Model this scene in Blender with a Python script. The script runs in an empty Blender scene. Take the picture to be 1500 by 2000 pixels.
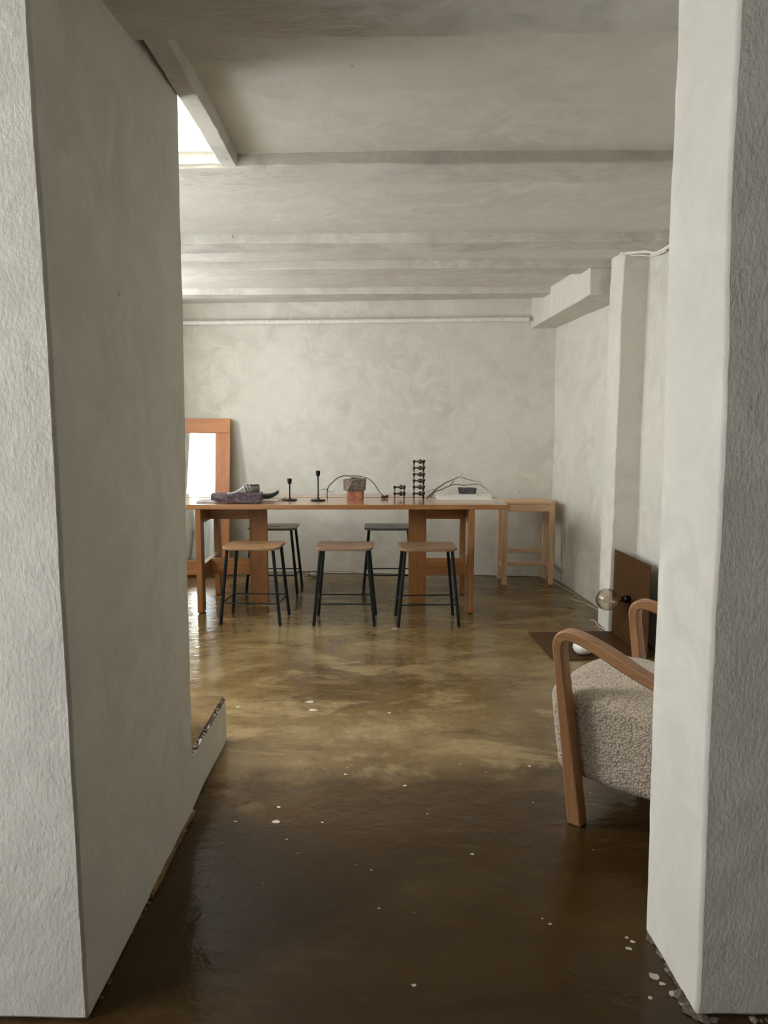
import bpy, bmesh, math, random
from mathutils import Vector, noise, Matrix
random.seed(7)
C = bpy.context.scene.collection
S = bpy.context.scene
H = 1.29                      # camera height

# ------------------------------------------------------------------ camera, world, light, exposure
cam = bpy.data.cameras.new('camera'); co = bpy.data.objects.new('camera', cam); C.objects.link(co)
cam.sensor_fit = 'VERTICAL'; cam.sensor_height = 24; cam.lens = 18.0
cam.clip_start = 0.05
co.location = (0, 0, H); co.rotation_euler = (math.pi/2 - math.atan(178/1500), 0, 0)
S.camera = co

w = bpy.data.worlds.new('overcast_sky'); S.world = w; w.use_nodes = True
bgn = w.node_tree.nodes['Background']
bgn.inputs[0].default_value = (0.955, 0.975, 0.97, 1); bgn.inputs[1].default_value = 21.5

def portal(name, loc, rot, sx, sy):
    l = bpy.data.lights.new(name, 'AREA'); l.shape = 'RECTANGLE'; l.size = sx; l.size_y = sy
    l.cycles.is_portal = True
    o = bpy.data.objects.new(name, l); o.location = loc; o.rotation_euler = rot; C.objects.link(o)
PI = math.pi
WINS = ((2.50, 4.50), (5.05, 5.60)); WIN_Z0, WIN_Z1 = 1.08, 2.17      # two windows in the left wall
for y0_, y1_ in WINS: portal('window_daylight', (-2.30, (y0_+y1_)/2, (WIN_Z0+WIN_Z1)/2), (0, -PI/2, 0), WIN_Z1-WIN_Z0, y1_-y0_)
portal('skylight_daylight', (-1.37, 2.6, 3.05), (0, 0, 0), 1.54, 0.6)
FW = (-0.12, 1.08, 0.78, 1.98)      # front room window: y0 y1 z0 z1
portal('front_window_daylight', (-2.75, (FW[0]+FW[1])/2, (FW[2]+FW[3])/2), (0, -PI/2, 0), FW[3]-FW[2], FW[1]-FW[0])

S.view_settings.view_transform = 'Standard'; S.view_settings.look = 'None'
S.view_settings.gamma = 1.0; S.view_settings.use_curve_mapping = False
S.view_settings.exposure = 0.10
S.cycles.max_bounces = 12; S.cycles.diffuse_bounces = 8; S.cycles.glossy_bounces = 6

# ------------------------------------------------------------------ materials
class NT:
    def __init__(s, name):
        s.m = bpy.data.materials.new(name); s.m.use_nodes = True
        s.t = s.m.node_tree; s.b = s.t.nodes['Principled BSDF']; s.L = s.t.links
        s.tc = s.t.nodes.new('ShaderNodeTexCoord')
    def n(s, kind, **kw):
        o = s.t.nodes.new(kind)
        for k, v in kw.items():
            if k in o.inputs: o.inputs[k].default_value = v
            else: setattr(o, k, v)
        return o
    def mapping(s, scale, rot=(0,0,0), loc=(0,0,0)):
        m = s.n('ShaderNodeMapping'); m.inputs['Scale'].default_value = scale
        m.inputs['Rotation'].default_value = rot; m.inputs['Location'].default_value = loc
        s.L.new(s.tc.outputs['Object'], m.inputs['Vector']); return m.outputs[0]
    def noise(s, vec, scale, detail=4, rough=.55, dist=0):
        o = s.n('ShaderNodeTexNoise'); o.inputs['Scale'].default_value = scale
        o.inputs['Detail'].default_value = detail; o.inputs['Roughness'].default_value = rough
        o.inputs['Distortion'].default_value = dist
        s.L.new(vec, o.inputs['Vector']); return o.outputs['Fac']
    def ramp(s, fac, stops):
        o = s.n('ShaderNodeValToRGB'); e = o.color_ramp.elements
        e[0].position, e[0].color = stops[0][0], (*stops[0][1], 1)
        e[1].position, e[1].color = stops[-1][0], (*stops[-1][1], 1)
        for p, c in stops[1:-1]:
            k = e.new(p); k.color = (*c, 1)
        s.L.new(fac, o.inputs[0]); return o.outputs[0]
    def mix(s, fac, a, b, mode='MIX'):
        o = s.n('ShaderNodeMix'); o.data_type = 'RGBA'; o.blend_type = mode
        if isinstance(fac, float): o.inputs[0].default_value = fac
        else: s.L.new(fac, o.inputs[0])
        for i, v in ((6, a), (7, b)):
            if isinstance(v, tuple): o.inputs[i].default_value = (*v, 1)
            else: s.L.new(v, o.inputs[i])
        return o.outputs[2]
    def bump(s, fac, strength, dist=.01, prev=None):
        o = s.n('ShaderNodeBump'); o.inputs['Strength'].default_value = strength
        o.inputs['Distance'].default_value = dist
        s.L.new(fac, o.inputs['Height'])
        if prev: s.L.new(prev, o.inputs['Normal'])
        return o.outputs[0]
    def out(s, color=None, rough=None, normal=None):
        for k, v in (('Base Color', color), ('Roughness', rough), ('Normal', normal)):
            if v is None: continue
            if isinstance(v, tuple): s.b.inputs[k].default_value = (*v, 1)
            elif isinstance(v, (int, float)): s.b.inputs[k].default_value = v
            else: s.L.new(v, s.b.inputs[k])
        return s.m

def simple(name, color, rough=.5, metal=0, bump=0, bscale=40, var=.08):
    t = NT(name); v = t.mapping((1,1,1)); f = t.noise(v, bscale, 4)
    c2 = tuple(max(0, c*(1-var*2)) for c in color); c1 = tuple(min(1, c*(1+var)) for c in color)
    col = t.ramp(f, [(.3, c2), (.7, c1)])
    t.b.inputs['Metallic'].default_value = metal
    return t.out(col, rough, t.bump(f, bump, .003) if bump else None)

def plaster(name, base, dark, bumps=.5, blotch=1.3, fine=55, stretch=(1,1,.55)):
    t = NT(name); v = t.mapping((1,1,1)); vs = t.mapping(stretch)
    big = t.noise(v, blotch, 6, .6, .8); mid = t.noise(v, 5.5, 8, .62, 1.2)
    col = t.ramp(big, [(.32, dark), (.62, base)])
    light = tuple(min(1, c*1.07) for c in base)
    pk = (base[0]*1.02, base[1]*.965, base[2]*.97)
    col = t.mix(t.ramp(mid, [(.42, (0,0,0)), (.68, (1,1,1))]), col, light)
    col = t.mix(t.ramp(t.noise(v, 2.1, 3, .5, 0), [(.5, (0,0,0)), (.7, (.6,.6,.6))]), col, pk)
    # small dark pits and hairline nicks
    vo = t.n('ShaderNodeTexVoronoi'); vo.inputs['Scale'].default_value = 4.3; t.L.new(t.mapping((1,1,.45)), vo.inputs['Vector'])
    pit = t.ramp(vo.outputs['Distance'], [(.012, (1,1,1)), (.022, (0,0,0))])
    col = t.mix(pit, col, (dark[0]*.35, dark[1]*.33, dark[2]*.3))
    n1 = t.bump(t.noise(vs, fine, 5, .6), bumps, .006)
    n2 = t.bump(t.noise(v, 7, 5, .6, .6), .16, .03, n1)
    return t.out(col, .88, n2)

def wood(name, c1, c2, axis='x', rough=.45, scale=1.0):
    t = NT(name)
    sc = {'x': (.9, 13, 13), 'y': (13, .9, 13), 'z': (13, 13, .9)}[axis]
    v = t.mapping(tuple(a*scale for a in sc))
    g = t.noise(v, 1.6, 6, .6, 1.4); f = t.noise(t.mapping(tuple(a*scale*6 for a in sc)), 1.5, 3)
    col = t.ramp(g, [(.3, c2), (.5, tuple((a+b)/2 for a, b in zip(c1, c2))), (.68, c1)])
    col = t.mix(t.ramp(f, [(.4, (.35,.35,.35)), (.65, (0,0,0))]), col, tuple(a*.72 for a in c2))
    return t.out(col, rough, t.bump(f, .12, .002))

M = {}
M['wall'] = plaster('white_limewash_plaster', (.655,.640,.580), (.555,.535,.475), .35)
M['pillar'] = plaster('coarse_white_plaster', (.68,.662,.605), (.60,.580,.525), .34, 1.6, 120, (1,1,.55))
M['ceil'] = plaster('painted_ceiling_plaster', (.645,.628,.568), (.56,.537,.477), .2, 1.0, 50, (.3,1,1))
M['beam'] = plaster('rough_painted_beam', (.62,.605,.560), (.44,.425,.395), .9, 3.0, 30, (.3,1,1))
M['dark_unseen_wall'] = simple('dark_brown_unseen_wall', (.17,.125,.085), .7)  # unseen front-room walls get this dark brown to cut bounced light
M['paint'] = simple('white_gloss_paint', (.78,.76,.71), .45)
M['oak_x'] = wood('warm_oak_long', (.42,.195,.070), (.27,.110,.035), 'x', .38)
M['oak_top'] = wood('lacquered_oak_top', (.42,.20,.075), (.29,.125,.040), 'x', .30)
M['oak_top'].node_tree.nodes['Principled BSDF'].inputs['Coat Weight'].default_value = .9; M['oak_top'].node_tree.nodes['Principled BSDF'].inputs['Coat Roughness'].default_value = .16
M['oak_y'] = wood('warm_oak_deep', (.38,.175,.062), (.25,.100,.032), 'y', .4)
M['oak_z'] = wood('warm_oak_upright', (.38,.175,.060), (.24,.098,.030), 'z', .42)
M['pine_x'] = wood('orange_pine_long', (.62,.25,.085), (.42,.15,.045), 'x', .4)
M['pine_z'] = wood('orange_pine_upright', (.62,.25,.085), (.42,.15,.045), 'z', .4)
M['ash_x'] = wood('pale_birch_long', (.76,.52,.32), (.62,.40,.23), 'x', .5)
M['ash_y'] = wood('pale_birch_deep', (.76,.52,.32), (.62,.40,.23), 'y', .5)
M['ash_z'] = wood('pale_birch_upright', (.76,.52,.32), (.62,.40,.23), 'z', .5)
M['seat'] = wood('brown_oak_seat', (.30,.19,.115), (.20,.12,.07), 'x', .42)
M['seat_tan'] = wood('tan_oak_seat', (.36,.21,.105), (.25,.13,.06), 'x', .42)
M['seat_grey'] = wood('blue_grey_seat', (.15,.165,.175), (.10,.11,.12), 'x', .4)
M['chairwood'] = wood('armchair_oak', (.37,.195,.085), (.25,.115,.046), 'x', .42, 1.2)
M['chairwood_z'] = wood('armchair_oak_leg', (.37,.195,.085), (.25,.115,.046), 'z', .42, 1.2)
M['steel'] = simple('black_green_steel', (.006,.011,.012), .5, 0); M['steel'].node_tree.nodes['Principled BSDF'].inputs['Specular IOR Level'].default_value = .3
M['iron'] = simple('matt_black_iron', (.012,.012,.013), .45, .4)
M['bronze'] = simple('dark_bronze_metal', (.045,.028,.022), .35, .7, .2, 60)
M['brown'] = simple('brown_lacquered_steel', (.068,.029,.007), .6, 0, 0, 9, .12); M['brown'].node_tree.nodes['Principled BSDF'].inputs['Specular IOR Level'].default_value = .22
M['paper'] = simple('white_paper', (.74,.72,.68), .6)
M['greypaper'] = simple('grey_printed_cover', (.42,.40,.41), .5, 0, 0, 12, .2)
M['ink'] = simple('dark_ink', (.05,.05,.055), .5)
M['felt'] = simple('grey_wool_felt', (.20,.19,.185), .9, 0, .6, 90, .2)
M['feltlight'] = simple('pale_grey_strap', (.42,.40,.385), .8, 0, .4, 90)
M['green'] = simple('dark_green_glaze', (.030,.042,.030), .35, 0, .3, 30, .3)
M['twig'] = simple('brown_twig_bark', (.10,.065,.045), .8, 0, .5, 120, .3)
M['twigdark'] = simple('grey_twig_bark', (.16,.12,.095), .8, 0, .5, 120, .3)
M['berry'] = simple('dark_red_berry', (.09,.012,.010), .4)
M['white'] = simple('white_glazed_ceramic', (.80,.78,.75), .35, 0, 0, 5, .02)
M['cable'] = simple('off_white_cable', (.55,.52,.45), .5)
M['darkcable'] = simple('grey_brown_cable', (.16,.13,.10), .5)

def stone(name, a, b, c, scale, rough=.75):
    t = NT(name); v = t.mapping((1,1,1))
    f = t.noise(v, scale, 8, .7, .5); g = t.noise(v, scale*4, 5, .7)
    col = t.ramp(f, [(.35, a), (.55, b), (.72, c)])
    col = t.mix(t.ramp(g, [(.55, (0,0,0)), (.75, (.7,.7,.7))]), col, c)
    return t.out(col, rough, t.bump(g, .8, .004))
M['granite'] = stone('purple_granite', (.035,.022,.032), (.11,.075,.095), (.34,.28,.31), 38)
M['redstone'] = stone('red_brown_stone', (.20,.06,.03), (.36,.13,.07), (.52,.26,.17), 22, .5)
M['brownstone'] = stone('grey_brown_stone', (.07,.048,.038), (.15,.115,.09), (.27,.22,.185), 30)
M['blackstone'] = stone('charcoal_stone', (.025,.025,.026), (.07,.07,.072), (.16,.16,.165), 40)
M['rubble'] = stone('broken_concrete', (.04,.03,.02), (.16,.13,.10), (.45,.42,.37), 30, .9)

# boucle
t = NT('cream_boucle'); v = t.mapping((1,1,1))
vo = t.n('ShaderNodeTexVoronoi'); vo.inputs['Scale'].default_value = 135; vo.inputs['Randomness'].default_value = 1; t.L.new(v, vo.inputs['Vector'])
nf = t.noise(v, 60, 2, .5, 0)
col = t.mix(t.ramp(vo.outputs['Distance'], [(.25, (0,0,0)), (.75, (1,1,1))]), (.50,.415,.325), (.29,.23,.17))
nb = t.bump(nf, .35, .006, t.bump(vo.outputs['Distance'], .7, -.005))
t.b.inputs['Sheen Weight'].default_value = .25
M['boucle'] = t.out(col, .95, nb)

# mirror, bulb glass, window glass, curtain
t = NT('silvered_glass'); t.b.inputs['Metallic'].default_value = 1
M['mirror'] = t.out((.90,.93,.91), .015)
t = NT('smoked_bulb_glass'); t.b.inputs['Transmission Weight'].default_value = 1; t.b.inputs['IOR'].default_value = 1.6
M['bulb'] = t.out((.84,.79,.72), .0)
t = NT('filament_gold'); t.b.inputs['Metallic'].default_value = .6
M['filament'] = t.out((.65,.50,.30), .4)
t = NT('sheer_curtain'); t.b.inputs['Transmission Weight'].default_value = 0
tr = t.n('ShaderNodeBsdfTranslucent'); tr.inputs[0].default_value = (.86,.90,.93,1)
tp = t.n('ShaderNodeBsdfTransparent'); mx = t.n('ShaderNodeMixShader'); mx2 = t.n('ShaderNodeMixShader')
mx.inputs[0].default_value = .28; mx2.inputs[0].default_value = .06
t.b.inputs['Base Color'].default_value = (.85,.88,.90,1)
t.L.new(t.b.outputs[0], mx.inputs[1]); t.L.new(tr.outputs[0], mx.inputs[2])
t.L.new(mx.outputs[0], mx2.inputs[1]); t.L.new(tp.outputs[0], mx2.inputs[2])
t.L.new(mx2.outputs[0], t.t.nodes['Material Output'].inputs['Surface'])
M['curtain'] = t.m

# polished stained concrete floor
t = NT('stained_polished_concrete'); v = t.mapping((1,1,1)); vx = t.mapping((.55,1,1))
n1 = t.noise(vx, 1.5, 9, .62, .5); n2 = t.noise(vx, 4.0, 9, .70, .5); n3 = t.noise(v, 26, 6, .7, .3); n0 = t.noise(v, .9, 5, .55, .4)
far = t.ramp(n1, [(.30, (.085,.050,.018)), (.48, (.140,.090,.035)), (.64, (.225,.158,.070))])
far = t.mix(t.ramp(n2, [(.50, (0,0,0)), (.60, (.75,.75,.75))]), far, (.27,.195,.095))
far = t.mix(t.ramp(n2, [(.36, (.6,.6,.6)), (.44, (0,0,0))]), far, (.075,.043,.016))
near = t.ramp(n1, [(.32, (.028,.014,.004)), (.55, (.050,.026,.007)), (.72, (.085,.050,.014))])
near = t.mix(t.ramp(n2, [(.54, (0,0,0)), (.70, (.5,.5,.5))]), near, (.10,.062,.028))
# darker doorway end: stain plus pier shadow painted into the colour, ragged curved edge
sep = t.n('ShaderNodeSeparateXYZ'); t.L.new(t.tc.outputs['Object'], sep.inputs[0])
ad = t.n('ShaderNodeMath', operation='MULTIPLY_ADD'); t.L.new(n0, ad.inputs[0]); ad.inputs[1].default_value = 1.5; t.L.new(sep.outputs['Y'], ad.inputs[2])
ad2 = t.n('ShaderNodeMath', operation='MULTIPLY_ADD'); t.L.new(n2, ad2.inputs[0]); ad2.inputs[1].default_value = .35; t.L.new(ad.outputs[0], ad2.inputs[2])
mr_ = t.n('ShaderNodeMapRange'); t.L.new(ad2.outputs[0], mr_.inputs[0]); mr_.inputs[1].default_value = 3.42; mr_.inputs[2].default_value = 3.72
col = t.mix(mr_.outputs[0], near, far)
col = t.mix(t.ramp(n3, [(.50, (0,0,0)), (.72, (.35,.35,.35))]), col, (.040,.024,.010))
rg = t.ramp(n2, [(.35, (.09,.09,.09)), (.7, (.24,.24,.24))])
nb = t.bump(t.noise(t.mapping((.8,1,1)), 14, 4, .6, .4), .30, .010, t.bump(n3, .12, .003))
t.b.inputs['Specular IOR Level'].default_value = .26
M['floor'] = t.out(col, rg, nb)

# ------------------------------------------------------------------ mesh helpers
def obj(name, bm, mats, parent=None, smooth=None, bevel=0, seg=2, loc=(0,0,0), rot=(0,0,0)):
    me = bpy.data.meshes.new(name); bmesh.ops.recalc_face_normals(bm, faces=bm.faces)
    bm.to_mesh(me); bm.free()
    if not isinstance(mats, (list, tuple)): mats = [mats]
    for m in mats: me.materials.append(m)
    if smooth:
        for p in me.polygons: p.use_smooth = True
        me.set_sharp_from_angle(angle=math.radians(smooth))
    o = bpy.data.objects.new(name, me); C.objects.link(o)
    o.parent = parent; o.location = loc; o.rotation_euler = rot
    if bevel:
        b = o.modifiers.new('bevel', 'BEVEL'); b.width = bevel; b.segments = seg; b.limit_method = 'ANGLE'; b.angle_limit = math.radians(40)
    return o
def thing(name, label, cat, loc=(0,0,0), rz=0, group=None):
    o = bpy.data.objects.new(name, None); C.objects.link(o); o.empty_display_size = .1
    o.location = loc; o.rotation_euler = (0,0,rz); o['label'] = label; o['category'] = cat
    if group: o['group'] = group
    return o
def tag(o, label, cat, group=None):
    o['label'] = label; o['category'] = cat
    if group: o['group'] = group
    return o
def struct(o, label=None):
    o['kind'] = 'structure'
    if label: o['label'] = label
    return o
def hexa(bm, bot, top, step=.08, amp=0, freq=1.5, amp2=0, seed=0, mat=0):
    """bot/top: four (x,y,z) corners counter-clockwise; grid-subdivided and roughened."""
    c = [Vector(p) for p in bot] + [Vector(p) for p in top]
    quads = [(0,1,5,4), (1,2,6,5), (2,3,7,6), (3,0,4,7), (4,5,6,7), (3,2,1,0)]
    def cnt(a, b): return max(1, min(70, int(round((c[a]-c[b]).length/step))))
    e = {}
    for g in ([(0,1),(3,2),(4,5),(7,6)], [(1,2),(0,3),(5,6),(4,7)], [(0,4),(1,5),(2,6),(3,7)]):
        k = max(cnt(a,b) for a, b in g)
        for a, b in g: e[frozenset((a,b))] = k
    new = []
    for q in quads:
        A,B,Cc,D = [c[i] for i in q]
        nu = e[frozenset((q[0],q[1]))]; nv = e[frozenset((q[1],q[2]))]
        g = [[bm.verts.new((A*(1-u/nu)+B*(u/nu))*(1-v/nv) + (D*(1-u/nu)+Cc*(u/nu))*(v/nv)) for u in range(nu+1)] for v in range(nv+1)]
        for r in g: new += r
        for v in range(nv):
            for u in range(nu):
                f = bm.faces.new((g[v][u], g[v][u+1], g[v+1][u+1], g[v+1][u])); f.material_index = mat
    if amp or amp2:
        off = Vector((seed*3.7, seed*1.3, 0))
        for v in new:
            d = Vector((0,0,0))
            if amp: d += noise.noise_vector(v.co*freq+off)*amp
            if amp2: d += noise.noise_vector(v.co*freq*7+off)*amp2
            v.co += d
    bmesh.ops.remove_doubles(bm, verts=new, dist=.0008)
def rbox(bm, x0,x1,y0,y1,z0,z1, **k):
    hexa(bm, [(x0,y0,z0),(x1,y0,z0),(x1,y1,z0),(x0,y1,z0)], [(x0,y0,z1),(x1,y0,z1),(x1,y1,z1),(x0,y1,z1)], **k)
def box(bm, x0,x1,y0,y1,z0,z1, mat=0):
    v = [bm.verts.new(p) for p in ((x0,y0,z0),(x1,y0,z0),(x1,y1,z0),(x0,y1,z0),(x0,y0,z1),(x1,y0,z1),(x1,y1,z1),(x0,y1,z1))]
    for q in ((3,2,1,0),(4,5,6,7),(0,1,5,4),(1,2,6,5),(2,3,7,6),(3,0,4,7)):
        f = bm.faces.new([v[i] for i in q]); f.material_index = mat
def bx(*a): bm = bmesh.new(); box(bm, *a); return bm
def prism(bm, pts, z0, z1, axis='z', mat=0):
    def P(p, h): return {'z': (p[0],p[1],h), 'y': (p[0],h,p[1]), 'x': (h,p[0],p[1])}[axis]
    a = [bm.verts.new(P(p, z0)) for p in pts]; b = [bm.verts.new(P(p, z1)) for p in pts]
    n = len(pts); fs = [bm.faces.new(a[::-1]), bm.faces.new(b)]
    for i in range(n): fs.append(bm.faces.new((a[i], a[(i+1)%n], b[(i+1)%n], b[i])))
    for f in fs: f.material_index = mat
def tube(bm, pts, r, seg=10, cap=True, mat=0):
    pts = [Vector(p) for p in pts]; rs = r if isinstance(r, (list, tuple)) else [r]*len(pts)
    rings = []; up = None
    for i, p in enumerate(pts):
        d = (pts[min(i+1, len(pts)-1)] - pts[max(i-1, 0)]).normalized()
        if up is None: up = d.orthogonal().normalized()
        up = (up - d*up.dot(d)).normalized(); s = d.cross(up)
        rings.append([bm.verts.new(p + (up*math.cos(a)+s*math.sin(a))*rs[i]) for a in [2*PI*k/seg for k in range(seg)]])
    for i in range(len(rings)-1):
        for k in range(seg):
            f = bm.faces.new((rings[i][k], rings[i][(k+1)%seg], rings[i+1][(k+1)%seg], rings[i+1][k])); f.material_index = mat
    if cap:
        for f in (bm.faces.new(rings[0][::-1]), bm.faces.new(rings[-1])): f.material_index = mat
def lathe(bm, prof, seg=24, cen=(0,0), mat=0):
    rings = []
    for r, z in prof:
        if r < 1e-5: rings.append([bm.verts.new((cen[0], cen[1], z))])
        else: rings.append([bm.verts.new((cen[0]+r*math.cos(2*PI*k/seg), cen[1]+r*math.sin(2*PI*k/seg), z)) for k in range(seg)])
    for a, b in zip(rings, rings[1:]):
        for k in range(seg):
            l = (k+1) % seg
            if len(a) == 1 and len(b) == 1: continue
            vs = (a[0], b[l], b[k]) if len(a) == 1 else ((a[k], a[l], b[0]) if len(b) == 1 else (a[k], a[l], b[l], b[k]))
            f = bm.faces.new(vs); f.material_index = mat
def smooth_path(pts, n=6):
    pts = [Vector(p) for p in pts]; out = []
    for i in range(len(pts)-1):
        p0 = pts[max(i-1,0)]; p1 = pts[i]; p2 = pts[i+1]; p3 = pts[min(i+2, len(pts)-1)]
        for k in range(n):
            u = k/n
            out.append(.5*((2*p1)+(p2-p0)*u+(2*p0-5*p1+4*p2-p3)*u*u+(3*p1-p0-3*p2+p3)*u**3))
    out.append(pts[-1]); return out
def rrect(x0,x1,y0,y1,r,n=5):
    p = []
    for cx,cy,a0 in ((x1-r,y1-r,0),(x0+r,y1-r,90),(x0+r,y0+r,180),(x1-r,y0+r,270)):
        for k in range(n+1):
            a = math.radians(a0+90*k/n); p.append((cx+r*math.cos(a), cy+r*math.sin(a)))
    return p
def copy_tree(o, parent=None):
    c = o.copy(); C.objects.link(c)
    if parent: c.parent = parent
    for ch in list(o.children): copy_tree(ch, c)
    return c

# ------------------------------------------------------------------ setting
ZB = H + .93          # underside of the beams
ZC = H + .977         # ceiling slab
XT0, XT1 = -.595, -.535   # trimmer beam beside the skylight
LW = -2.15            # left wall of the big room
# floor with paint flecks
bm = bmesh.new(); box(bm, -3.0, 2.9, -3.2, 7.0, -.12, 0)
flecks = [(-.343,3.421,.034),(-.317,3.32,.026),(-.665,3.357,.014),(-.348,2.353,.020),(-.353,2.446,.010),(-.481,2.353,.010),(-.199,2.347,.008),(.023,3.283,.014),
 (-.141,2.687,.011),(.073,2.599,.010),(.548,2.754,.009),(.264,2.166,.010),(-.014,1.906,.006),(.068,1.626,.008),(.429,1.843,.007),(.064,4.68,.022),(.08,4.70,.012),
 (.619,1.774,.010),(.632,1.655,.020),(.640,1.63,.012),(.599,1.587,.009),(.144,2.402,.005),(-.037,2.082,.005),(-.302,2.246,.005),(.603,1.75,.012),(.61,1.79,.007),(.655,1.60,.018)]
for i in range(26): flecks.append((random.uniform(-.55,.9), random.uniform(1.7,4.4), random.uniform(.002,.005)))
for x, y, r in flecks:
    n = 9; vs = []; r *= .72
    for k in range(n):
        a = 2*PI*k/n; q = r*random.uniform(.55, 1.1)
        vs.append(bm.verts.new((x+q*math.cos(a)*1.1, y+q*math.sin(a)*.9, .0012)))
    f = bm.faces.new(vs); f.material_index = 1
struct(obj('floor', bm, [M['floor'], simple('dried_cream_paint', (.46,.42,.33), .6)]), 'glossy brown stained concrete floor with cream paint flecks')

# ceiling (with the skylight hole), slopes gently with the beams
bm = bmesh.new(); K = .03
def sk(x, y): return y - K*x
rbox(bm, XT0, 1.75, 1.45, 6.9, ZC, ZC+.15, step=.12, amp=.012, freq=.9)
rbox(bm, -2.6, XT0, 2.93, 6.9, ZC, ZC+.15, step=.12, amp=.012, freq=.9)
rbox(bm, -2.6, XT0, 1.45, 2.30, ZC, ZC+.15, step=.12, amp=.012, freq=.9)
rbox(bm, -3.0, 2.9, -3.2, 1.6, 2.75, 2.9, step=.3)
struct(obj('ceiling', bm, M['ceil'], smooth=40))
def beam(n, y0, y1, x0=-2.15, x1=1.60, z=ZB, mat='beam', amp=.008, top=.08):
    bm = bmesh.new()
    hexa(bm, [(x0,sk(x0,y0),z),(x1,sk(x1,y0),z),(x1,sk(x1,y1),z),(x0,sk(x0,y1),z)],
         [(x0,sk(x0,y0),ZC+top),(x1,sk(x1,y0),ZC+top),(x1,sk(x1,y1),ZC+top),(x0,sk(x0,y1),ZC+top)], step=.045, amp=amp, freq=2.2, amp2=.0035, seed=n)
    return struct(obj('trim_%d' % n, bm, M[mat], smooth=50, bevel=.006), 'white painted ceiling beam')
beam(1, 1.50, 2.00, amp=.004)
beam(2, 2.945, 3.17)
beam(3, 4.17, 4.40)
beam(4, 4.87, 5.09, amp=.006)
beam(5, 5.81, 6.03, amp=.004)
bm = bmesh.new(); rbox(bm, XT0, XT1, 1.98, 2.95, ZB-.002, ZC+.05, step=.05, amp=.005, freq=2.5, amp2=.002, seed=4)
struct(obj('trim_6', bm, M['beam'], smooth=50, bevel=.004), 'narrow trimmer beam beside the skylight')
# light well of the skylight
bm = bmesh.new()
rbox(bm, -2.12, XT0+.03, 2.950, 3.10, ZB+.006, 3.05, step=.07, amp=.010, freq=3, amp2=.004)
rbox(bm, XT0-.004, XT0+.12, 2.28, 2.96, ZC+.07, 3.05, step=.07, amp=.006, freq=3)
rbox(bm, -2.2, XT0+.1, 2.16, 2.31, ZC+.07, 3.05, step=.07, amp=.006, freq=3)
rbox(bm, -2.35, -2.15, 2.16, 3.1, ZC, 3.05, step=.07)
struct(obj('wall_skylight', bm, M['wall'], smooth=40), 'white rendered walls of the skylight shaft')

# back wall
def by(x): return 6.33 + (1.40-x)*.085
bm = bmesh.new()
hexa(bm, [(-2.5,by(-2.5),0),(1.75,by(1.75),0),(1.75,by(1.75)+.2,0),(-2.5,by(-2.5)+.2,0)], [(-2.5,by(-2.5),2.5),(1.75,by(1.75),2.5),(1.75,by(1.75)+.2,2.5),(-2.5,by(-2.5)+.2,2.5)],
     step=.07, amp=.016, freq=1.3, amp2=.002)
struct(obj('wall_back', bm, M['wall'], smooth=40), 'mottled white plaster back wall')
# right wall, three facets
bm = bmesh.new(); pl = [(1.385,6.42),(1.49,5.36),(1.53,4.55),(1.53,1.72)]
for (xa,ya),(xb,yb) in zip(pl, pl[1:]):
    hexa(bm, [(xb,yb,0),(xb+.25,yb,0),(xa+.25+(xb-xa),ya,0),(xa,ya,0)], [(xb,yb,2.5),(xb+.25,yb,2.5),(xa+.25+(xb-xa),ya,2.5),(xa,ya,2.5)], step=.07, amp=.012, freq=1.6, amp2=.002, seed=2)
struct(obj('wall_right', bm, M['wall'], smooth=50), 'uneven white plaster right wall')
# pilaster
bm = bmesh.new()
hexa(bm, [(1.375,4.60,0),(1.62,4.60,0),(1.62,4.82,0),(1.375,4.82,0)], [(1.385,4.58,ZC+.03),(1.62,4.58,ZC+.03),(1.62,4.80,ZC+.03),(1.372,4.80,ZC+.03)], step=.05, amp=.008, freq=2.5, amp2=.004, seed=5)
struct(obj('trim_7', bm, M['pillar'], smooth=50, bevel=.006), 'white plastered pilaster on the right wall')
# downstand beam along the right wall
bm = bmesh.new()
hexa(bm, [(1.265,4.86,H+.772),(1.62,4.86,H+.772),(1.60,6.55,H+.742),(1.185,6.55,H+.742)], [(1.262,4.86,ZC+.03),(1.62,4.86,ZC+.03),(1.60,6.55,ZC+.03),(1.180,6.55,ZC+.03)], step=.06, amp=.005, freq=2.5, amp2=.002, seed=6)
struct(obj('trim_8', bm, M['wall'], smooth=50, bevel=.006), 'white boxed beam along the top of the right wall')

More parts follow.
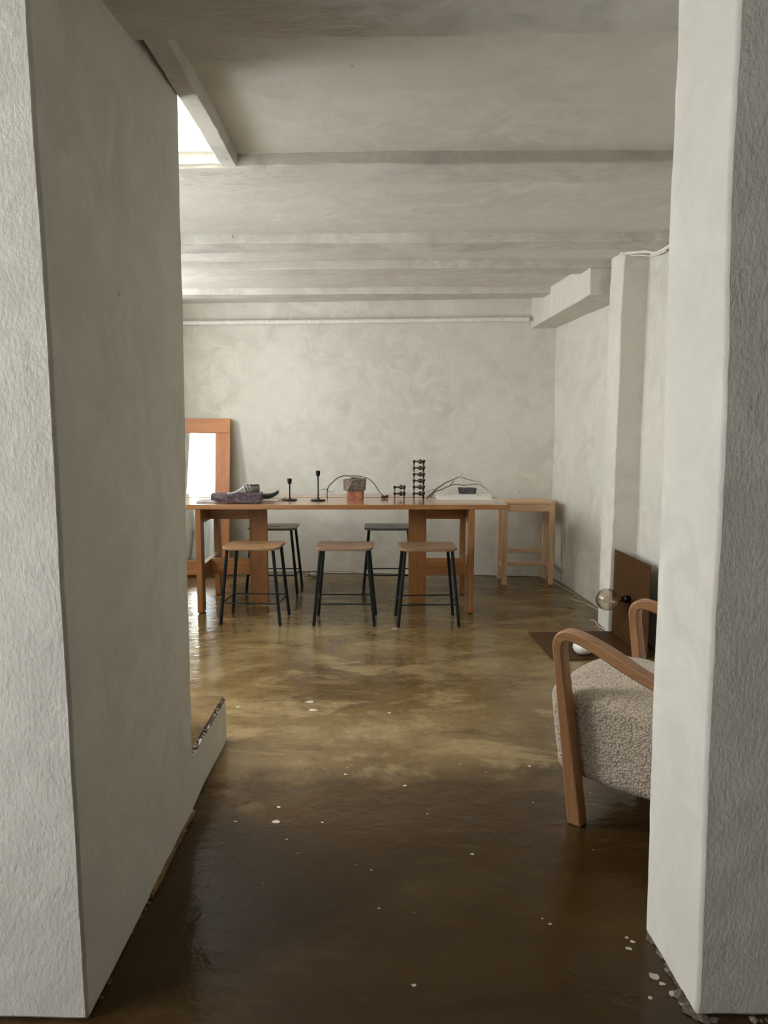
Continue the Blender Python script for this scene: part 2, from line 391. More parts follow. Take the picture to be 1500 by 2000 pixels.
# left wall of the big room with its window opening
bm = bmesh.new(); T = .22
rbox(bm, LW-T, LW, 2.3, 7.0, 0, WIN_Z0, step=.12, amp=.008)
rbox(bm, LW-T, LW, 2.3, 7.0, WIN_Z1, 2.6, step=.12, amp=.008)
ys = [2.3] + [v for w_ in WINS for v in w_] + [7.0]
for a_, b_ in zip(ys[::2], ys[1::2]): rbox(bm, LW-T, LW, a_, b_, WIN_Z0, WIN_Z1, step=.12, amp=.008)
struct(obj('wall_left', bm, M['wall'], smooth=40))
def window(name, x, y0, y1, z0, z1, nm, nt):
    r = bpy.data.objects.new(name, None); C.objects.link(r); r.location = (x, (y0+y1)/2, z0); struct(r)
    hy = (y1-y0)/2; h = z1-z0; bm = bmesh.new(); w_ = .05
    box(bm, -.03,.03,-hy,-hy+w_,0,h); box(bm, -.03,.03,hy-w_,hy,0,h); box(bm,-.03,.03,-hy+w_,hy-w_,0,w_); box(bm,-.03,.03,-hy+w_,hy-w_,h-w_,h)
    obj('window_frame', bm, M['paint'], r, bevel=.004)
    bm = bmesh.new()
    for k in range(1, nm): yy = -hy+2*hy*k/nm; box(bm, -.02,.02, yy-.018, yy+.018, w_, h-w_)
    for k in range(1, nt): zz = h*k/nt; box(bm, -.016,.016,-hy+w_,hy-w_, zz-.012, zz+.012)
    obj('glazing_bar', bm, M['paint'], r)
window('window_1', LW-.13, *WINS[0], WIN_Z0, WIN_Z1, 2, 1)
window('window_3', LW-.13, *WINS[1], WIN_Z0, WIN_Z1, 1, 1)
# sheer curtain hanging inside the window (seen in the mirror)
bm = bmesh.new(); nY = 90; rows = []
for j in range(9):
    zz = .30 + 1.88*j/8; r = []
    for i in range(nY+1):
        u = i/nY; y = 3.12 + u*(1.30 - .22*math.sin(PI*(1-j/8)*.9)); x = LW+.05 + .026*math.sin(u*44+.5*math.sin(j*.9)) + .01*math.sin(u*17)
        r.append(bm.verts.new((x, y, zz)))
    rows.append(r)
for a, b in zip(rows, rows[1:]):
    for i in range(nY): bm.faces.new((a[i], a[i+1], b[i+1], b[i]))
cu = obj('sheer_curtain', bm, M['curtain'], smooth=80)
so = cu.modifiers.new('solid', 'SOLIDIFY'); so.thickness = .001
tag(cu, 'white sheer curtain at the left window, seen only in the leaning mirror', 'curtain')

# wall between the two rooms: thick left block and right block
bm = bmesh.new()
hexa(bm, [(-2.62,1.525,0),(-.640,1.525,0),(-.630,2.415,0),(-2.62,2.415,0)], [(-2.62,1.525,ZB+.6),(-.655,1.50,ZB+.6),(-.589,2.33,ZB+.6),(-2.62,2.33,ZB+.6)], step=.05, amp=.006, freq=1.4, amp2=.0016, seed=8)
struct(obj('wall_front_left', bm, M['pillar'], smooth=50, bevel=.007), 'thick white plaster pier at the left of the opening')
bm = bmesh.new()
hexa(bm, [(.680,1.53,0),(2.72,1.53,0),(2.72,1.82,0),(.664,1.82,0)], [(.650,1.53,ZB+.6),(2.72,1.53,ZB+.6),(2.72,1.82,ZB+.6),(.646,1.82,ZB+.6)], step=.045, amp=.007, freq=2.0, amp2=.0022, seed=9)
struct(obj('wall_front_right', bm, M['pillar'], smooth=50, bevel=.008), 'white plaster pier at the right of the opening')
bm = bmesh.new(); rbox(bm, -.75, .75, 1.52, 1.80, ZB+.001, 2.8, step=.08, amp=.004)
struct(obj('wall_front_header', bm, M['pillar'], smooth=50))
# crumbled plaster skirting where the piers meet the floor
bm = bmesh.new()
def crumbs(x0,y0,x1,y1,n,r0,r1,spread):
    for i in range(n):
        u = random.random(); r = random.uniform(r0, r1)
        x = x0+(x1-x0)*u+random.uniform(-spread,spread); y = y0+(y1-y0)*u+random.uniform(-spread,spread)
        v0 = len(bm.verts); g = bmesh.ops.create_icosphere(bm, subdivisions=1, radius=r)['verts']
        for v in g: v.co = Vector((v.co.x*1.3, v.co.y*1.5, max(0, v.co.z*.7))) + Vector((x, y, 0)) + noise.noise_vector(v.co*90+Vector((i,0,0)))*r*.35; v.co.z = max(.0005, v.co.z)
crumbs(.672,1.80,.684,1.54,34,.003,.010,.006); crumbs(.70,1.522,1.2,1.522,26,.003,.008,.004); crumbs(.672,1.60,.684,1.53,20,.006,.014,.010)
crumbs(-.633,2.40,-.636,1.55,26,.002,.006,.003)
struct(obj('trim_9', bm, M['rubble'], smooth=60), 'crumbled plaster along the foot of the piers')
bm = bmesh.new(); rbox(bm, -.66, -.626, 1.95, 2.41, 0, .011, step=.02, amp=.004, freq=14, amp2=.002)
struct(obj('trim_13', bm, stone('ochre_mortar', (.10,.055,.02), (.22,.13,.05), (.36,.26,.14), 20, .85), smooth=60), 'ochre mortar showing at the foot of the left pier')
# raised platform behind the left pier with a broken edge
bm = bmesh.new()
rbox(bm, -2.15, -.640, 2.38, 2.985, 0, .178, step=.05, amp=.004, freq=3, amp2=.001, seed=3)
step_o = obj('trim_10', bm, M['wall'], smooth=50, bevel=.003)
struct(step_o, 'low raised plastered step behind the left pier')
bm = bmesh.new()
rbox(bm, -2.15, -.648, 2.38, 2.985, .178, .191, step=.03, amp=.002, freq=9, amp2=.0015, seed=3)
struct(obj('trim_11', bm, M['floor'], smooth=50), 'worn concrete topping of the raised step')
bm = bmesh.new()
for i in range(70):
    y = random.uniform(2.42, 2.98); r = random.uniform(.003, .008)
    g = bmesh.ops.create_icosphere(bm, subdivisions=1, radius=r)['verts']
    for v in g: v.co += Vector((-.646+random.uniform(-.008,.006), y, .180+random.uniform(-.006,.008))) + noise.noise_vector(v.co*80+Vector((i*2,0,0)))*r*.5
struct(obj('trim_12', bm, M['rubble']), 'broken aggregate along the edge of the raised step')

# front room shell (where the camera stands)
bm = bmesh.new(); fx = -2.6
rbox(bm, fx-.22, fx, -3.1, 1.6, 0, FW[2], step=.3); rbox(bm, fx-.22, fx, -3.1, 1.6, FW[3], 2.8, step=.3)
rbox(bm, fx-.22, fx, -3.1, FW[0], FW[2], FW[3], step=.3); rbox(bm, fx-.22, fx, FW[1], 1.6, FW[2], FW[3], step=.3)
struct(obj('wall_front_room_left', bm, M['wall']))
window('window_2', fx-.12, *FW, 2, 2)
bm = bmesh.new(); rbox(bm, 2.6, 2.8, -3.1, 1.6, 0, 2.8, step=.3); struct(obj('wall_front_room_right', bm, M['dark_unseen_wall']))
bm = bmesh.new(); rbox(bm, -2.8, 2.8, -3.2, -3.0, 0, 2.8, step=.3); struct(obj('wall_front_room_rear', bm, M['dark_unseen_wall']))

# ------------------------------------------------------------------ services
bm = bmesh.new(); zp = 2.098
tube(bm, [(x, by(x)-.062+.002*math.sin(x*3), zp+.002*math.sin(x*2.3)) for x in [-2.14+i*.11 for i in range(31)]], .020, 14)
pi = obj('heating_pipe', bm, M['paint'], smooth=50)
tag(pi, 'white painted pipe running along the top of the back wall', 'pipe')
bm = bmesh.new()
tube(bm, smooth_path([(1.368,4.585,2.250),(1.42,4.53,2.245),(1.48,4.45,2.234),(1.508,4.38,2.212),(1.512,4.1,2.210)], 6), .010, 8)
tube(bm, smooth_path([(1.41,4.535,2.228),(1.45,4.49,2.222),(1.495,4.40,2.200),(1.512,4.25,2.195)], 6), .004, 8)
tag(obj('ceiling_cable', bm, M['paint'], smooth=60), 'white painted cable looping from the pilaster head to the right wall', 'cable')
# cables along the foot of the walls
def wavy(pts, r, name, mat, label, parent=None, jit=.006):
    p = smooth_path(pts, 6); bm = bmesh.new()
    q = [Vector((a.x+noise.noise(a*9)*jit, a.y+noise.noise(a*9+Vector((5,0,0)))*jit, max(r, a.z))) for a in p]
    tube(bm, q, r, 8); o = obj(name, bm, M[mat], parent, smooth=60)
    if label: tag(o, label, 'cable')
    return o
cb = wavy([(x, by(x)-.035-.012*abs(math.sin(x*4)), .006) for x in [-.55+.14*i for i in range(13)]] + [(1.30,6.27,.006),(1.33,6.15,.006)], .006, 'floor_cable', 'cable', 'off white cable lying along the foot of the back wall')
wavy([(1.345,6.10,.005),(1.385,5.9,.005),(1.41,5.72,.005),(1.43,5.60,.005),(1.40,5.55,.005),(1.362,5.50,.005),(1.375,5.43,.005),(1.425,5.35,.005),(1.455,5.2,.005),(1.475,5.08,.005),(1.49,4.95,.005)], .0035, 'lamp_cable', 'cable', 'thin pale cable hooking out onto the floor from the foot of the right wall', jit=.003)
wavy([(1.335,4.86,.004),(1.352,4.89,.004),(1.362,4.83,.004),(1.355,4.72,.004),(1.37,4.60,.004)], .0025, 'cable_end', 'paper', 'frayed white cable end beside the foot of the pilaster', jit=.003)
pg = thing('power_plug', 'small off white plug lying on the floor by the back wall', 'plug', (-.585, 6.28, 0), .4)
bm = bmesh.new(); lathe(bm, [(0,-.028),(.017,-.026),(.02,0),(.016,.02),(.007,.036),(0,.036)], 14)
bmesh.ops.rotate(bm, verts=bm.verts, cent=(0,0,0), matrix=Matrix.Rotation(PI/2,3,'Y')); bmesh.ops.translate(bm, verts=bm.verts, vec=(0,0,.021))
obj('plug_body', bm, M['cable'], pg, smooth=60)
bm = bmesh.new(); tube(bm, [(-.026,-.008,.021),(-.046,-.008,.021)], .0028, 8); tube(bm, [(-.026,.008,.021),(-.046,.008,.021)], .0028, 8)
obj('pin', bm, M['iron'], pg)
bm = bmesh.new(); tube(bm, smooth_path([(.034,0,.021),(.06,.01,.012),(.08,.05,.005),(.05,.075,.005),(.0,.06,.005),(-.06,.075,.005)], 5), .004, 8)
obj('cord', bm, M['cable'], pg, smooth=60)

# ------------------------------------------------------------------ mirror
mr = thing('floor_mirror', 'tall orange wood framed mirror leaning against the back wall', 'mirror', (0, 6.235, 0)); TH = math.radians(9)
mr.rotation_euler = (-TH, 0, 0); XR, XL, MH, FWd = -1.29, -2.06, 1.312, .122
mr.location = (0, 6.30, .012)
for nm, a in (('top_rail', (XL,XR,-.018,.018,MH-FWd,MH)), ('bottom_rail', (XL,XR,-.018,.018,0,FWd))):
    obj(nm, bx(*a), M['pine_x'], mr, bevel=.003)
for x0 in (XL, XR-FWd): obj('side_rail', bx(x0,x0+FWd,-.0175,.0175,FWd,MH-FWd), M['pine_z'], mr, bevel=.003)
bm = bx(XL+FWd-.01, XR-FWd+.01, -.004, .006, FWd-.01, MH-FWd+.01); obj('mirror_glass', bm, M['mirror'], mr)

# ------------------------------------------------------------------ dining table
TZ = .74
tb = thing('dining_table', 'long oak dining table with boxy slab legs in front of the back wall', 'table', (-.40, 5.42, 0))
def tp_(nm, x0,x1,y0,y1,z0,z1, m, **k): return obj(nm, bx(x0+.40,x1+.40,y0-5.42,y1-5.42,z0,z1), M[m], tb, bevel=k.get('bevel', .003))
tp_('tabletop_plank', -1.62,.818,5.045,5.512,TZ-.033,TZ,'oak_top'); tp_('tabletop_plank', -1.62,.818,5.548,5.82,TZ-.033,TZ,'oak_top')
for s, xo, xp in ((1, -1.235, -.885), (-1, .583, .235)):
    # end frame: two legs and two rails; inner slab post; two stretchers
    tp_('leg', xo-.019,xo+.019,5.05,5.14,.006,TZ-.0335,'oak_z'); tp_('leg', xo-.019,xo+.019,5.60,5.69,.006,TZ-.0335,'oak_z')
    for yy in (5.095, 5.645): tp_('foot_glide', xo-.012,xo+.012,yy-.03,yy+.03,0,.006,'iron', bevel=0)
    tp_('end_rail', xo-.018,xo+.018,5.14,5.60,.21,.325,'oak_y'); tp_('end_rail', xo-.018,xo+.018,5.14,5.60,.605,TZ-.034,'oak_y')
    tp_('slab_post', xp-.062,xp+.062,5.345,5.385,.002,TZ-.0335,'oak_z')
    xa, xb = sorted((xo+s*.018, xp-s*.062))
    tp_('stretcher', xa,xb,5.345,5.385,.21,.325,'oak_x'); tp_('stretcher', xa,xb,5.345,5.385,.605,TZ-.034,'oak_x')

# ------------------------------------------------------------------ stools
def make_stool():
    st = thing('stool', '', 'stool')
    # seat plate with a slot: outer rounded rect, slot ring bridged
    bm = bmesh.new(); n = 5
    for z0, z1 in ((.484, .5),):
        o_ = rrect(-.182,.182,-.150,.150,.055,n); i_ = rrect(-.055,.055,-.012,.012,.011,n)
        N = len(o_); V = {}
        for key, ring, z in (('ob',o_,z0),('ot',o_,z1),('ib',i_,z0),('it',i_,z1)): V[key] = [bm.verts.new((x,y,z)) for x, y in ring]
        for k in range(N):
            l = (k+1) % N
            bm.faces.new((V['ob'][k],V['ob'][l],V['ot'][l],V['ot'][k])); bm.faces.new((V['it'][k],V['it'][l],V['ib'][l],V['ib'][k]))
            bm.faces.new((V['ot'][k],V['ot'][l],V['it'][l],V['it'][k])); bm.faces.new((V['ib'][k],V['ib'][l],V['ob'][l],V['ob'][k]))
    # slightly dished sides
    for v in bm.verts: v.co.z += .006*(v.co.x/.18)**2 - .006
    obj('seat', bm, M['seat'], st, smooth=40, bevel=.003)
    for sx in (-1, 1):
        for sy in (-1, 1):
            bm = bmesh.new(); tube(bm, [(sx*.192, sy*.142, 0), (sx*.148, sy*.118, .479)], .0105, 14)
            obj('leg', bm, M['steel'], st, smooth=50)
    zr = .14; u = zr/.479; rx = .192-.044*u; ry = .142-.024*u
    for sy in (-1, 1):
        bm = bmesh.new(); tube(bm, [(-rx, sy*ry, zr), (rx, sy*ry, zr)], .0045, 8); obj('foot_rail', bm, M['steel'], st, smooth=50)
    for sx in (-1, 1):
        bm = bmesh.new(); tube(bm, [(sx*rx, -ry, zr), (sx*rx, ry, zr)], .0045, 8); obj('side_rail', bm, M['steel'], st, smooth=50)
    return st
st0 = make_stool()
spots = [(-.838, 4.905, -.08, 'near-row stool with tan wood seat and black legs, beside the left table leg', 'seat_tan'),
         (-.250, 4.885, -.02, 'near-row stool with brown seat, midway along the table', 'seat'),
         (.275, 4.865, .045, 'near-row stool with brown seat, in front of the right slab post', 'seat'),
         (-.838, 5.79, -.02, 'far-side stool with brown seat, beyond the left slab post', 'seat'),
         (.035, 5.79, 0, 'far-side stool with blue-grey seat, half hidden by the right slab post', 'seat_grey')]
for i, (x, y, rz, lab, m) in enumerate(spots):
    o = st0 if i == 0 else copy_tree(st0)
    o.location = (x, y, 0); o.rotation_euler = (0,0,rz); o['label'] = lab
    o['group'] = 'stools around the dining table'
    for ch in o.children:
        if ch.name.startswith('seat'):
            ch.data = ch.data.copy(); ch.data.materials[0] = M[m]

# ------------------------------------------------------------------ pale side table in the corner
sd = thing('side_table', 'small pale birch side table in the back right corner', 'table', (1.135, 6.11, 0))
def sp(nm, *a, m='ash_z'): return obj(nm, bx(*a), M[m], sd, bevel=.003)
sp('tabletop', -.205,.205,-.145,.135,.642,.66, m='ash_x')
for sx in (-1,1):
    for y0 in (-.145, .105): sp('leg', *(sorted((sx*.203, sx*.165))), y0, y0+.03, 0, .642)
    x_ = sorted((sx*.197, sx*.177)); sp('side_rail', *x_, -.115,.105,.12,.15, m='ash_y'); sp('side_rail', *x_, -.115,.105,.585,.642, m='ash_y')
sp('apron', -.165,.165,-.140,-.120,.585,.642, m='ash_x'); sp('apron', -.165,.165,.115,.133,.585,.642, m='ash_x')
sp('front_stretcher', -.177,.177,.02,.045,.125,.155, m='ash_x'); sp('back_stretcher', -.165,.165,.112,.132,.215,.25, m='ash_x')

# ------------------------------------------------------------------ things on the table
bm = bx(-.075,.075,-.09,.09,0,.008); 
mg = obj('magazine', bm, M['greypaper'], None, loc=(-1.20,5.24,TZ), rot=(0,0,.1), bevel=.001)
tag(mg, 'thin grey magazine lying flat under the left end of the purple slab', 'magazine')
# purple granite slab
bm = bmesh.new(); rbox(bm, -.165,.165,-.075,.075,0,.052, step=.012, amp=.010, freq=16, amp2=.0035)
for v in bm.verts:
    v.co.z = max(0, v.co.z)
    if v.co.x < -.07: v.co.z += (.0)*1; v.co.z = max((-.07-v.co.x)*.18 if v.co.z < .02 else v.co.z, v.co.z)
sl = obj('stone_slab', bm, M['granite'], smooth=35, loc=(-.995,5.18,TZ+.008), rot=(0,0,.06))
tag(sl, 'rough purple granite slab at the left end of the table', 'stone')
# rolled felt with straps
rf = thing('felt_roll', 'grey rolled felt with pale straps lying on the purple granite slab', 'cloth', (-.93,5.19,TZ+.061), .25)
bm = bmesh.new(); pts = []
for i in range(64):
    a = i*.22; r = .004+.0019*a; pts.append((r*math.cos(a), .031+r*math.sin(a)))
for i in range(len(pts)-1):
    (ya,za),(yb,zb) = pts[i], pts[i+1]
    q = [bm.verts.new(p) for p in ((-.01,ya,za),(.085,ya,za),(.085,yb,zb),(-.01,yb,zb))]; bm.faces.new(q)
bmesh.ops.remove_doubles(bm, verts=bm.verts, dist=.0001)
o = obj('roll', bm, M['felt'], rf, smooth=60); s_ = o.modifiers.new('solid','SOLIDIFY'); s_.thickness = .0035
bm = bmesh.new()                                             # flap draping off to the left
top = smooth_path([(-.01,0,.050),(-.03,0,.042),(-.06,0,.022),(-.09,0,.009),(-.13,0,.005)], 5)
for a, b in zip(top, top[1:]):
    q = [bm.verts.new(p) for p in ((a.x,-.028,a.z),(a.x,.028,a.z),(b.x,.028,b.z),(b.x,-.028,b.z))]; bm.faces.new(q)
bmesh.ops.remove_doubles(bm, verts=bm.verts, dist=.0001)
o = obj('flap', bm, M['feltlight'], rf, smooth=60); s_ = o.modifiers.new('solid','SOLIDIFY'); s_.thickness = .005
for k, xx in enumerate((-.012, .008, .028)):
    bm = bmesh.new(); tube(bm, [(xx+.006*math.cos(a)-.012*math.sin(a), .0335*math.cos(a), .033+.0325*math.sin(a)) for a in [2*PI*i/24 for i in range(25)]], .0032, 6, cap=False)
    obj('strap', bm, M['feltlight'], rf, smooth=60)
# green dish on a white booklet
bk = obj('booklet', bx(-.095,.095,-.07,.07,0,.009), M['paper'], None, loc=(-.80,5.37,TZ), rot=(0,0,-.08), bevel=.001)
tag(bk, 'white booklet under the dark green dish', 'booklet')
bm = bmesh.new(); nu, nv = 22, 8; g = []
for j in range(nv+1):
    r = []
    for i in range(nu+1):
        u = i/nu*2-1; v_ = (j/nv*2-1)
        wd = .042*math.sqrt(max(0, 1-u*u))**.8+.0005
        x = u*.082; y = v_*wd; z = .005 + .028*(v_*v_)*(1-abs(u)*.3) + (.034*max(0,u)**2.2) + .014*max(0,-u)**3
        r.append(bm.verts.new((x, y, z)))
    g.append(r)
for j in range(nv):
    for i in range(nu): bm.faces.new((g[j][i], g[j][i+1], g[j+1][i+1], g[j+1][i]))
dz = obj('leaf_dish', bm, M['green'], smooth=80, loc=(-.825,5.36,TZ+.0085), rot=(0,0,.1)); s_ = dz.modifiers.new('solid','SOLIDIFY'); s_.thickness = .006; s_.offset = 1
tag(dz, 'dark green leaf-shaped dish with a raised tip on the white booklet', 'dish')
bm = bmesh.new(); tube(bm, smooth_path([(-.02,0,.004),(0,.003,.010),(.02,-.002,.016),(.035,0,.028)], 4), [.003]*13, 6)
tw = obj('twig_piece', bm, M['twigdark'], loc=(-.715,5.27,TZ), smooth=60); tag(tw, 'short broken twig between the booklet and the shorter candlestick', 'twig')
# candlesticks
def candlestick(x, y, h, lab):
    c = thing('candlestick', lab, 'candlestick', (x, y, TZ), 0, 'black candlesticks')
    bm = bmesh.new(); lathe(bm, [(0,0),(.048,0),(.052,.004),(.048,.009),(.012,.012),(.009,.018),(0,.018)], 32); obj('base', bm, M['iron'], c, smooth=40)
    bm = bmesh.new(); lathe(bm, [(0,.016),(.0048,.016),(.0048,h-.040),(0,h-.040)], 14); obj('stem', bm, M['iron'], c, smooth=50)
    bm = bmesh.new(); lathe(bm, [(0,h-.042),(.006,h-.041),(.013,h-.032),(.0155,h-.02),(.0155,h),(.0125,h),(.0125,h-.022),(0,h-.022)], 24); obj('cup', bm, M['iron'], c, smooth=40)
candlestick(-.657, 5.33, .152, 'shorter black iron candlestick, left of the taller one')
candlestick(-.456, 5.30, .208, 'taller black iron candlestick, left of the stacked stones')
# stacked stones
def rock(name, pts_b, pts_t, z0, z1, m, lab, loc, rz=0, amp=.0025):
    bm = bmesh.new(); hexa(bm, [(x,y,z0) for x,y in pts_b], [(x,y,z) for (x,y),z in zip(pts_t, z1)], step=.009, amp=amp, freq=22, amp2=.0007)
    mz = min(v.co.z for v in bm.verts)
    for v in bm.verts: v.co.z -= mz
    o = obj(name, bm, M[m], None, smooth=30, bevel=.002, loc=loc, rot=(0,0,rz)); return tag(o, lab, 'stone')
def hull(name, pts, m, lab, loc, rz=0, tops=None):
    bm = bmesh.new()
    for grp in [pts] + (tops or []):
        vs = [bm.verts.new(p) for p in grp]; g = bmesh.ops.convex_hull(bm, input=vs)
        bmesh.ops.delete(bm, geom=[e for e in g['geom_interior'] if isinstance(e, bmesh.types.BMVert)], context='VERTS')
    return tag(obj(name, bm, M[m], None, bevel=.0015, loc=loc, rot=(0,0,rz)), lab, 'stone')
hull('stone_block', [(-.062,0,0),(-.044,-.045,0),(.046,-.045,0),(.056,-.025,0),(.052,.04,0),(-.05,.045,0),(-.064,0,.060),(-.046,-.046,.060),(.048,-.046,.062),(.058,-.02,.061),(.054,.04,.062),(-.05,.045,.062)], 'redstone',
     'reddish polished stone block standing on the table under the grey-brown stone', (-.200,5.40,TZ))
hull('faceted_stone', [(-.080,-.012,0),(-.052,-.050,0),(.070,-.046,.002),(.072,.045,0),(-.07,.045,0),(-.082,-.008,.078),(-.010,-.056,.074),(.080,-.048,.082),(.078,.04,.084),(-.06,.045,.080)], 'brownstone',
     'faceted grey-brown stone balanced on top of the red stone block', (-.205,5.40,TZ+.0625), -.03,
     [[(-.035,-.030,.074),(.045,-.034,.074),(.05,.02,.078),(-.03,.02,.078),(-.028,-.026,.093),(.040,-.030,.084),(.045,.018,.088),(-.02,.016,.095)]])
def branch(name, paths, m, lab, extra=None):
    allp = [Vector(p) for pth, _, _ in paths for p in pth]; mn = Vector((sum(p.x for p in allp)/len(allp), sum(p.y for p in allp)/len(allp), TZ))
    bm = bmesh.new()
    for pth, ra, rb in paths:
        p = [Vector(q)-mn for q in pth]; p = smooth_path(p, 5); n = len(p)-1
        q = [a + noise.noise_vector(a*25)*.003*(0 if i in (0, n) else 1) for i, a in enumerate(p)]
        tube(bm, q, [ra+(rb-ra)*i/n for i in range(n+1)], 7)
    if extra:
        for c, r in extra:
            g = bmesh.ops.create_icosphere(bm, subdivisions=2, radius=r)['verts']
            for v in g: v.co += Vector(c)-mn
            for f in {f for v in g for f in v.link_faces}: f.material_index = 1
    return tag(obj(name, bm, [M[m], M['berry']], None, smooth=60, loc=mn), lab, 'branch')
Y_ = 5.42
branch('curved_twig', [([(-.395,5.35,TZ+.003),(-.398,5.36,.80),(-.38,5.37,.845),(-.335,5.38,.885),(-.29,5.385,.905),(-.255,5.42,.902),(-.20,5.462,.899),(-.14,5.466,.892),(-.10,5.45,.872),(-.07,5.41,.850),(-.04,5.42,.80),(-.012,5.43,.768),(.010,5.44,.757)], .0038, .0026),
                       ([(-.397,5.36,.813),(-.42,5.35,.815),(-.435,5.34,.808)], .0026, .0012), ([(-.40,5.36,.805),(-.375,5.35,.797),(-.35,5.34,.80),(-.335,5.33,.815)], .0022, .001)],
       'twig', 'long curved twig bent over the stacked stones with dark red berries', [((.004,5.44,.752),.012),((-.012,5.435,.751),.010),((.022,5.445,.757),.011),((.020,5.45,.750),.009)])
branch('bare_branch', [([(.30,5.42,TZ+.004),(.345,5.44,.782),(.39,5.46,.82),(.44,5.47,.85),(.48,5.48,.868),(.515,5.48,.882),(.54,5.48,.893)], .0055, .0028),
                       ([(.33,5.43,TZ+.006),(.36,5.44,.785),(.42,5.45,.81),(.47,5.46,.832),(.51,5.47,.840),(.58,5.48,.832),(.66,5.48,.842),(.71,5.47,.82),(.745,5.46,.795)], .0045, .0018),
                       ([(.47,5.46,.832),(.50,5.475,.865)], .003, .003), ([(.56,5.48,.888),(.62,5.48,.868),(.68,5.48,.855),(.71,5.47,.83)], .0026, .0012),
                       ([(.545,5.48,.882),(.553,5.48,.90),(.552,5.48,.918)], .0018, .0008), ([(.30,5.42,.79),(.34,5.43,.802),(.38,5.45,.81)], .002, .0015)],
       'twigdark', 'bare forked branch leaning between the tall candelabra and the white book')
# modular candelabras
def candelabra(x, y, n, rz, lab):
    c = thing('modular_candelabra', lab, 'candle holder', (x, y, TZ), rz)
    U = .0455; R = .045
    for k in range(n):
        bm = bmesh.new(); z = .036 + k*U
        for a in (PI*.96, PI*.96+2*PI/3, PI*.96+4*PI/3):
            px, py = R*math.cos(a), R*math.sin(a)
            lathe(bm, [(0,-.036 if k == 0 else -.030),(.0035,-.036 if k == 0 else -.030),(.0042,-.012),(.0085,-.008),(.0105,0),(.0095,.007),(.0075,.0105),(.005,.0105),(.005,.004),(0,.004)], 14, (px,py))
            for v in bm.verts:
                if not v.tag: v.co.z += z; v.tag = True
            b0 = Vector((px, py, z)); tube(bm, [b0*1.0, b0.lerp(Vector((0,0,z)), .35), b0.lerp(Vector((0,0,z)), .62), Vector((0,0,z))], [.0035,.0045,.008,.013], 10)
            for v in bm.verts: v.tag = True
        g = bmesh.ops.create_uvsphere(bm, u_segments=14, v_segments=8, radius=.0145)['verts']
        for v in g: v.co = Vector((v.co.x, v.co.y, v.co.z*1.15+z)); v.tag = True
        obj('holder_unit', bm, M['bronze'], c, smooth=50)
candelabra(.121, 5.445, 2, 0.1, 'low two-tier dark metal candelabra left of the tall one')
candelabra(.258, 5.45, 6, 0, 'tall six-tier dark metal modular candelabra near the right of the table')
# white book with stone
wb = thing('book', 'large white book lying flat near the right end of the table', 'book', (.565, 5.455, TZ), 0)
obj('cover', bx(-.195,.190,-.125,.125,.032,.036), M['paper'], wb, bevel=.001); obj('cover', bx(-.195,.190,-.125,.125,0,.004), M['paper'], wb, bevel=.001)
obj('page_block', bx(-.186,.188,-.122,.122,.004,.032), M['white'], wb); obj('cover_print', bx(-.115,-.07,-.04,-.022,.036,.0364), M['ink'], wb)
rock('charcoal_stone', [(-.058,-.028),(.060,-.030),(.060,.03),(-.055,.032)], [(-.068,-.034),(.066,-.034),(.064,.034),(-.062,.036)], 0, (.038,.036,.037,.040), 'blackstone',
     'dark charcoal stone resting on the white book', (.59, 5.44, TZ+.0365), .02, .003)

# ------------------------------------------------------------------ brown metal lamp: folded plate, socket and globe bulb
lp = thing('plate_lamp', 'brown steel L-shaped plate lamp with a bare globe bulb by the right wall', 'lamp', (1.16, 4.32, 0), .06)
PW, PD, PH, PT = .26, .275, .518, .006
obj('base_plate', bx(-PW,PW-PT,-PD,PD,0,PT), M['brown'], lp, bevel=.001)
bm = bmesh.new(); prism(bm, rrect(-PD,PD,0,PH,.010), PW-PT, PW, 'x'); obj('upright_plate', bm, M['brown'], lp, bevel=.001)
so_ = bmesh.new(); lathe(so_, [(0,0),(.020,0),(.022,.004),(.022,.030),(.018,.034),(.0175,.052),(0,.052)], 24)
bmesh.ops.rotate(so_, verts=so_.verts, cent=(0,0,0), matrix=Matrix.Rotation(-PI/2,3,'Y')); bmesh.ops.translate(so_, verts=so_.verts, vec=(PW-PT,-.01,.272))
obj('socket', so_, M['iron'], lp, smooth=40)
bl = bmesh.new(); R = .0635; prof = [(0,0),(.0135,0),(.0135,.016),(.016,.030)]
zc = .032+.058
for k in range(1, 19):
    a = math.radians(-65+155*k/18); prof.append((max(0, R*math.cos(a)), zc+R*math.sin(a)))
prof[-1] = (0, zc+R); lathe(bl, prof, 40)
bmesh.ops.rotate(bl, verts=bl.verts, cent=(0,0,0), matrix=Matrix.Rotation(-PI/2,3,'Y')); bmesh.ops.translate(bl, verts=bl.verts, vec=(PW-PT-.045,-.01,.272))
bo = obj('bulb', bl, M['bulb'], lp, smooth=70); s_ = bo.modifiers.new('solid','SOLIDIFY'); s_.thickness = .0012; s_.offset = -1
fb = bmesh.new(); cx = PW-PT-.045-zc
tube(fb, [(PW-PT-.055,-.01,.272),(cx+.03,-.01,.272)], .006, 10)
for k in range(6):
    a = 2*PI*k/6; b = a+.5
    tube(fb, smooth_path([(cx+.03,-.01+.008*math.cos(a),.272+.008*math.sin(a)),(cx,-.01+.020*math.cos(b),.272+.020*math.sin(b)),(cx-.025,-.01+.010*math.cos(a),.272+.010*math.sin(a))], 5), .0011, 6)
obj('filament', fb, M['filament'], bo, smooth=60)
bm = bmesh.new(); lathe(bm, [(0,0),(.022,0),(.034,.004),(.050,.018),(.058,.036),(.055,.052),(.044,.066),(.024,.075),(0,.078)], 36)
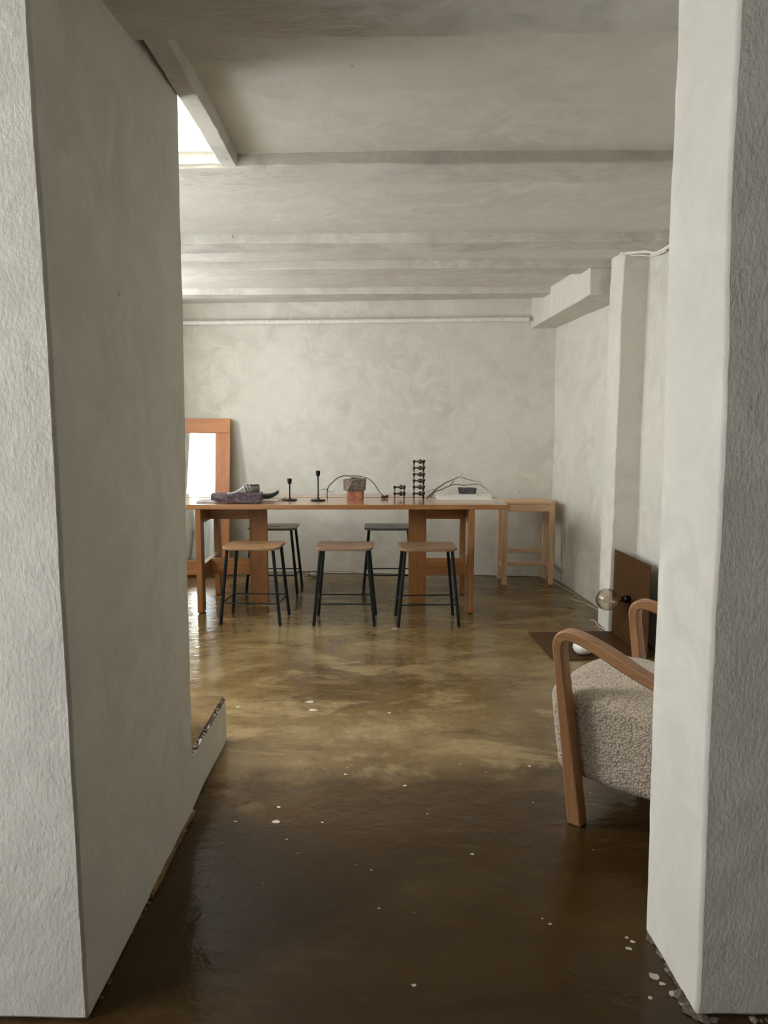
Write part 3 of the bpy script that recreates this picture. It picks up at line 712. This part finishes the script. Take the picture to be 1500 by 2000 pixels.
tag(obj('ceramic_ball', bm, M['white'], None, smooth=60, loc=(1.105,4.14,PT)), 'small white rounded ceramic ball on the brown base plate', 'ornament')

# ------------------------------------------------------------------ armchair
ac = thing('armchair', 'oak framed armchair with cream boucle seat beside the right pier', 'armchair', (.742, 2.615, 0), math.atan2(.67,-.74))
path = [(-.094,0,.048),(-.072,.16,.044),(-.049,.32,.039),(-.031,.45,.035),(-.018,.545,.033),(-.017,.588,.036),(-.038,.613,.036),(-.085,.612,.034),(-.15,.592,.036),(-.22,.564,.038),(-.30,.531,.033),(-.40,.503,.032),(-.50,.488,.034),(-.585,.478,.036)]
def arm_frame(y0, y1):
    sp_ = smooth_path(path, 4)
    L, Rr = [], []
    for i, p in enumerate(sp_):
        a = sp_[max(i-1,0)]; b = sp_[min(i+1,len(sp_)-1)]; d = Vector((b.x-a.x, b.y-a.y)).normalized(); n = Vector((-d.y, d.x))
        L.append([p.x+n.x*p.z/2, p.y+n.y*p.z/2]); Rr.append([p.x-n.x*p.z/2, p.y-n.y*p.z/2])
    L[0][1] = 0; Rr[0][1] = 0
    bm = bmesh.new(); rg_ = [[bm.verts.new((q[0], yy, q[1])) for q, yy in ((L[i],y0),(L[i],y1),(Rr[i],y1),(Rr[i],y0))] for i in range(len(L))]
    for i in range(len(L)-1):
        for k in range(4):
            f = bm.faces.new((rg_[i][k], rg_[i][(k+1)%4], rg_[i+1][(k+1)%4], rg_[i+1][k])); f.material_index = 1 if i < 21 else 0
    bm.faces.new(rg_[0][::-1]).material_index = 1; bm.faces.new(rg_[-1])
    obj('arm_frame', bm, [M['chairwood'], M['chairwood_z']], ac, bevel=.006, seg=3, smooth=50)
    bm = bmesh.new(); prism(bm, [(-.555,.468),(-.60,.468),(-.69,0),(-.655,0)], y0+.002, y1-.002, 'y')
    obj('rear_leg', bm, M['chairwood_z'], ac, bevel=.005, seg=3, smooth=40)
arm_frame(.255,.303); arm_frame(-.303,-.255)
obj('cross_rail', bx(-.62,-.585,-.255,.255,.20,.25), M['chairwood'], ac, bevel=.004)
def cushion(x0,x1,y0,y1,z0,z1, r, fn=None, step=.018):
    bm = bmesh.new(); rbox(bm, x0,x1,y0,y1,z0,z1, step=step)
    c = Vector(((x0+x1)/2,(y0+y1)/2,(z0+z1)/2)); hx = Vector(((x1-x0)/2,(y1-y0)/2,(z1-z0)/2))
    for v in bm.verts:
        d = v.co-c; inner = Vector([max(-(h-r), min(h-r, a)) for a, h in zip(d, hx)]); e = d-inner
        if e.length > 1e-6:
            # map cube corner to rounded corner
            m_ = max(abs(e.x), abs(e.y), abs(e.z)); e = e.normalized()*m_
        v.co = c+inner+e
        if fn: fn(v)
        v.co += noise.noise_vector(v.co*9)*.003 + noise.noise_vector(v.co*60)*.0025
    return bm
def seatfn(v):
    u = (v.co.z-.14)/.27
    v.co.x -= (1-u)*.035*max(0, (v.co.x+.3)/.34)          # front face leans back towards its foot
    if u > .5: v.co.z += .026*(1-(v.co.y/.25)**2)*(u-.5)*2
    v.co.z -= .005*max(0, (-.1-v.co.x)/.5)*u                # slopes down to the back
    if u < .5: v.co.z += .02*max(0,(v.co.x+.15)/.2)*(1-u)
obj('seat_cushion', cushion(-.60,.045,-.252,.252,.128,.418,.040,seatfn,.012), M['boucle'], ac, smooth=80)
def backfn(v): v.co.x -= (v.co.z-.3)*.22
obj('backrest', cushion(-.64,-.53,-.252,.252,.27,.74,.04,backfn,.02), M['boucle'], ac, smooth=80)
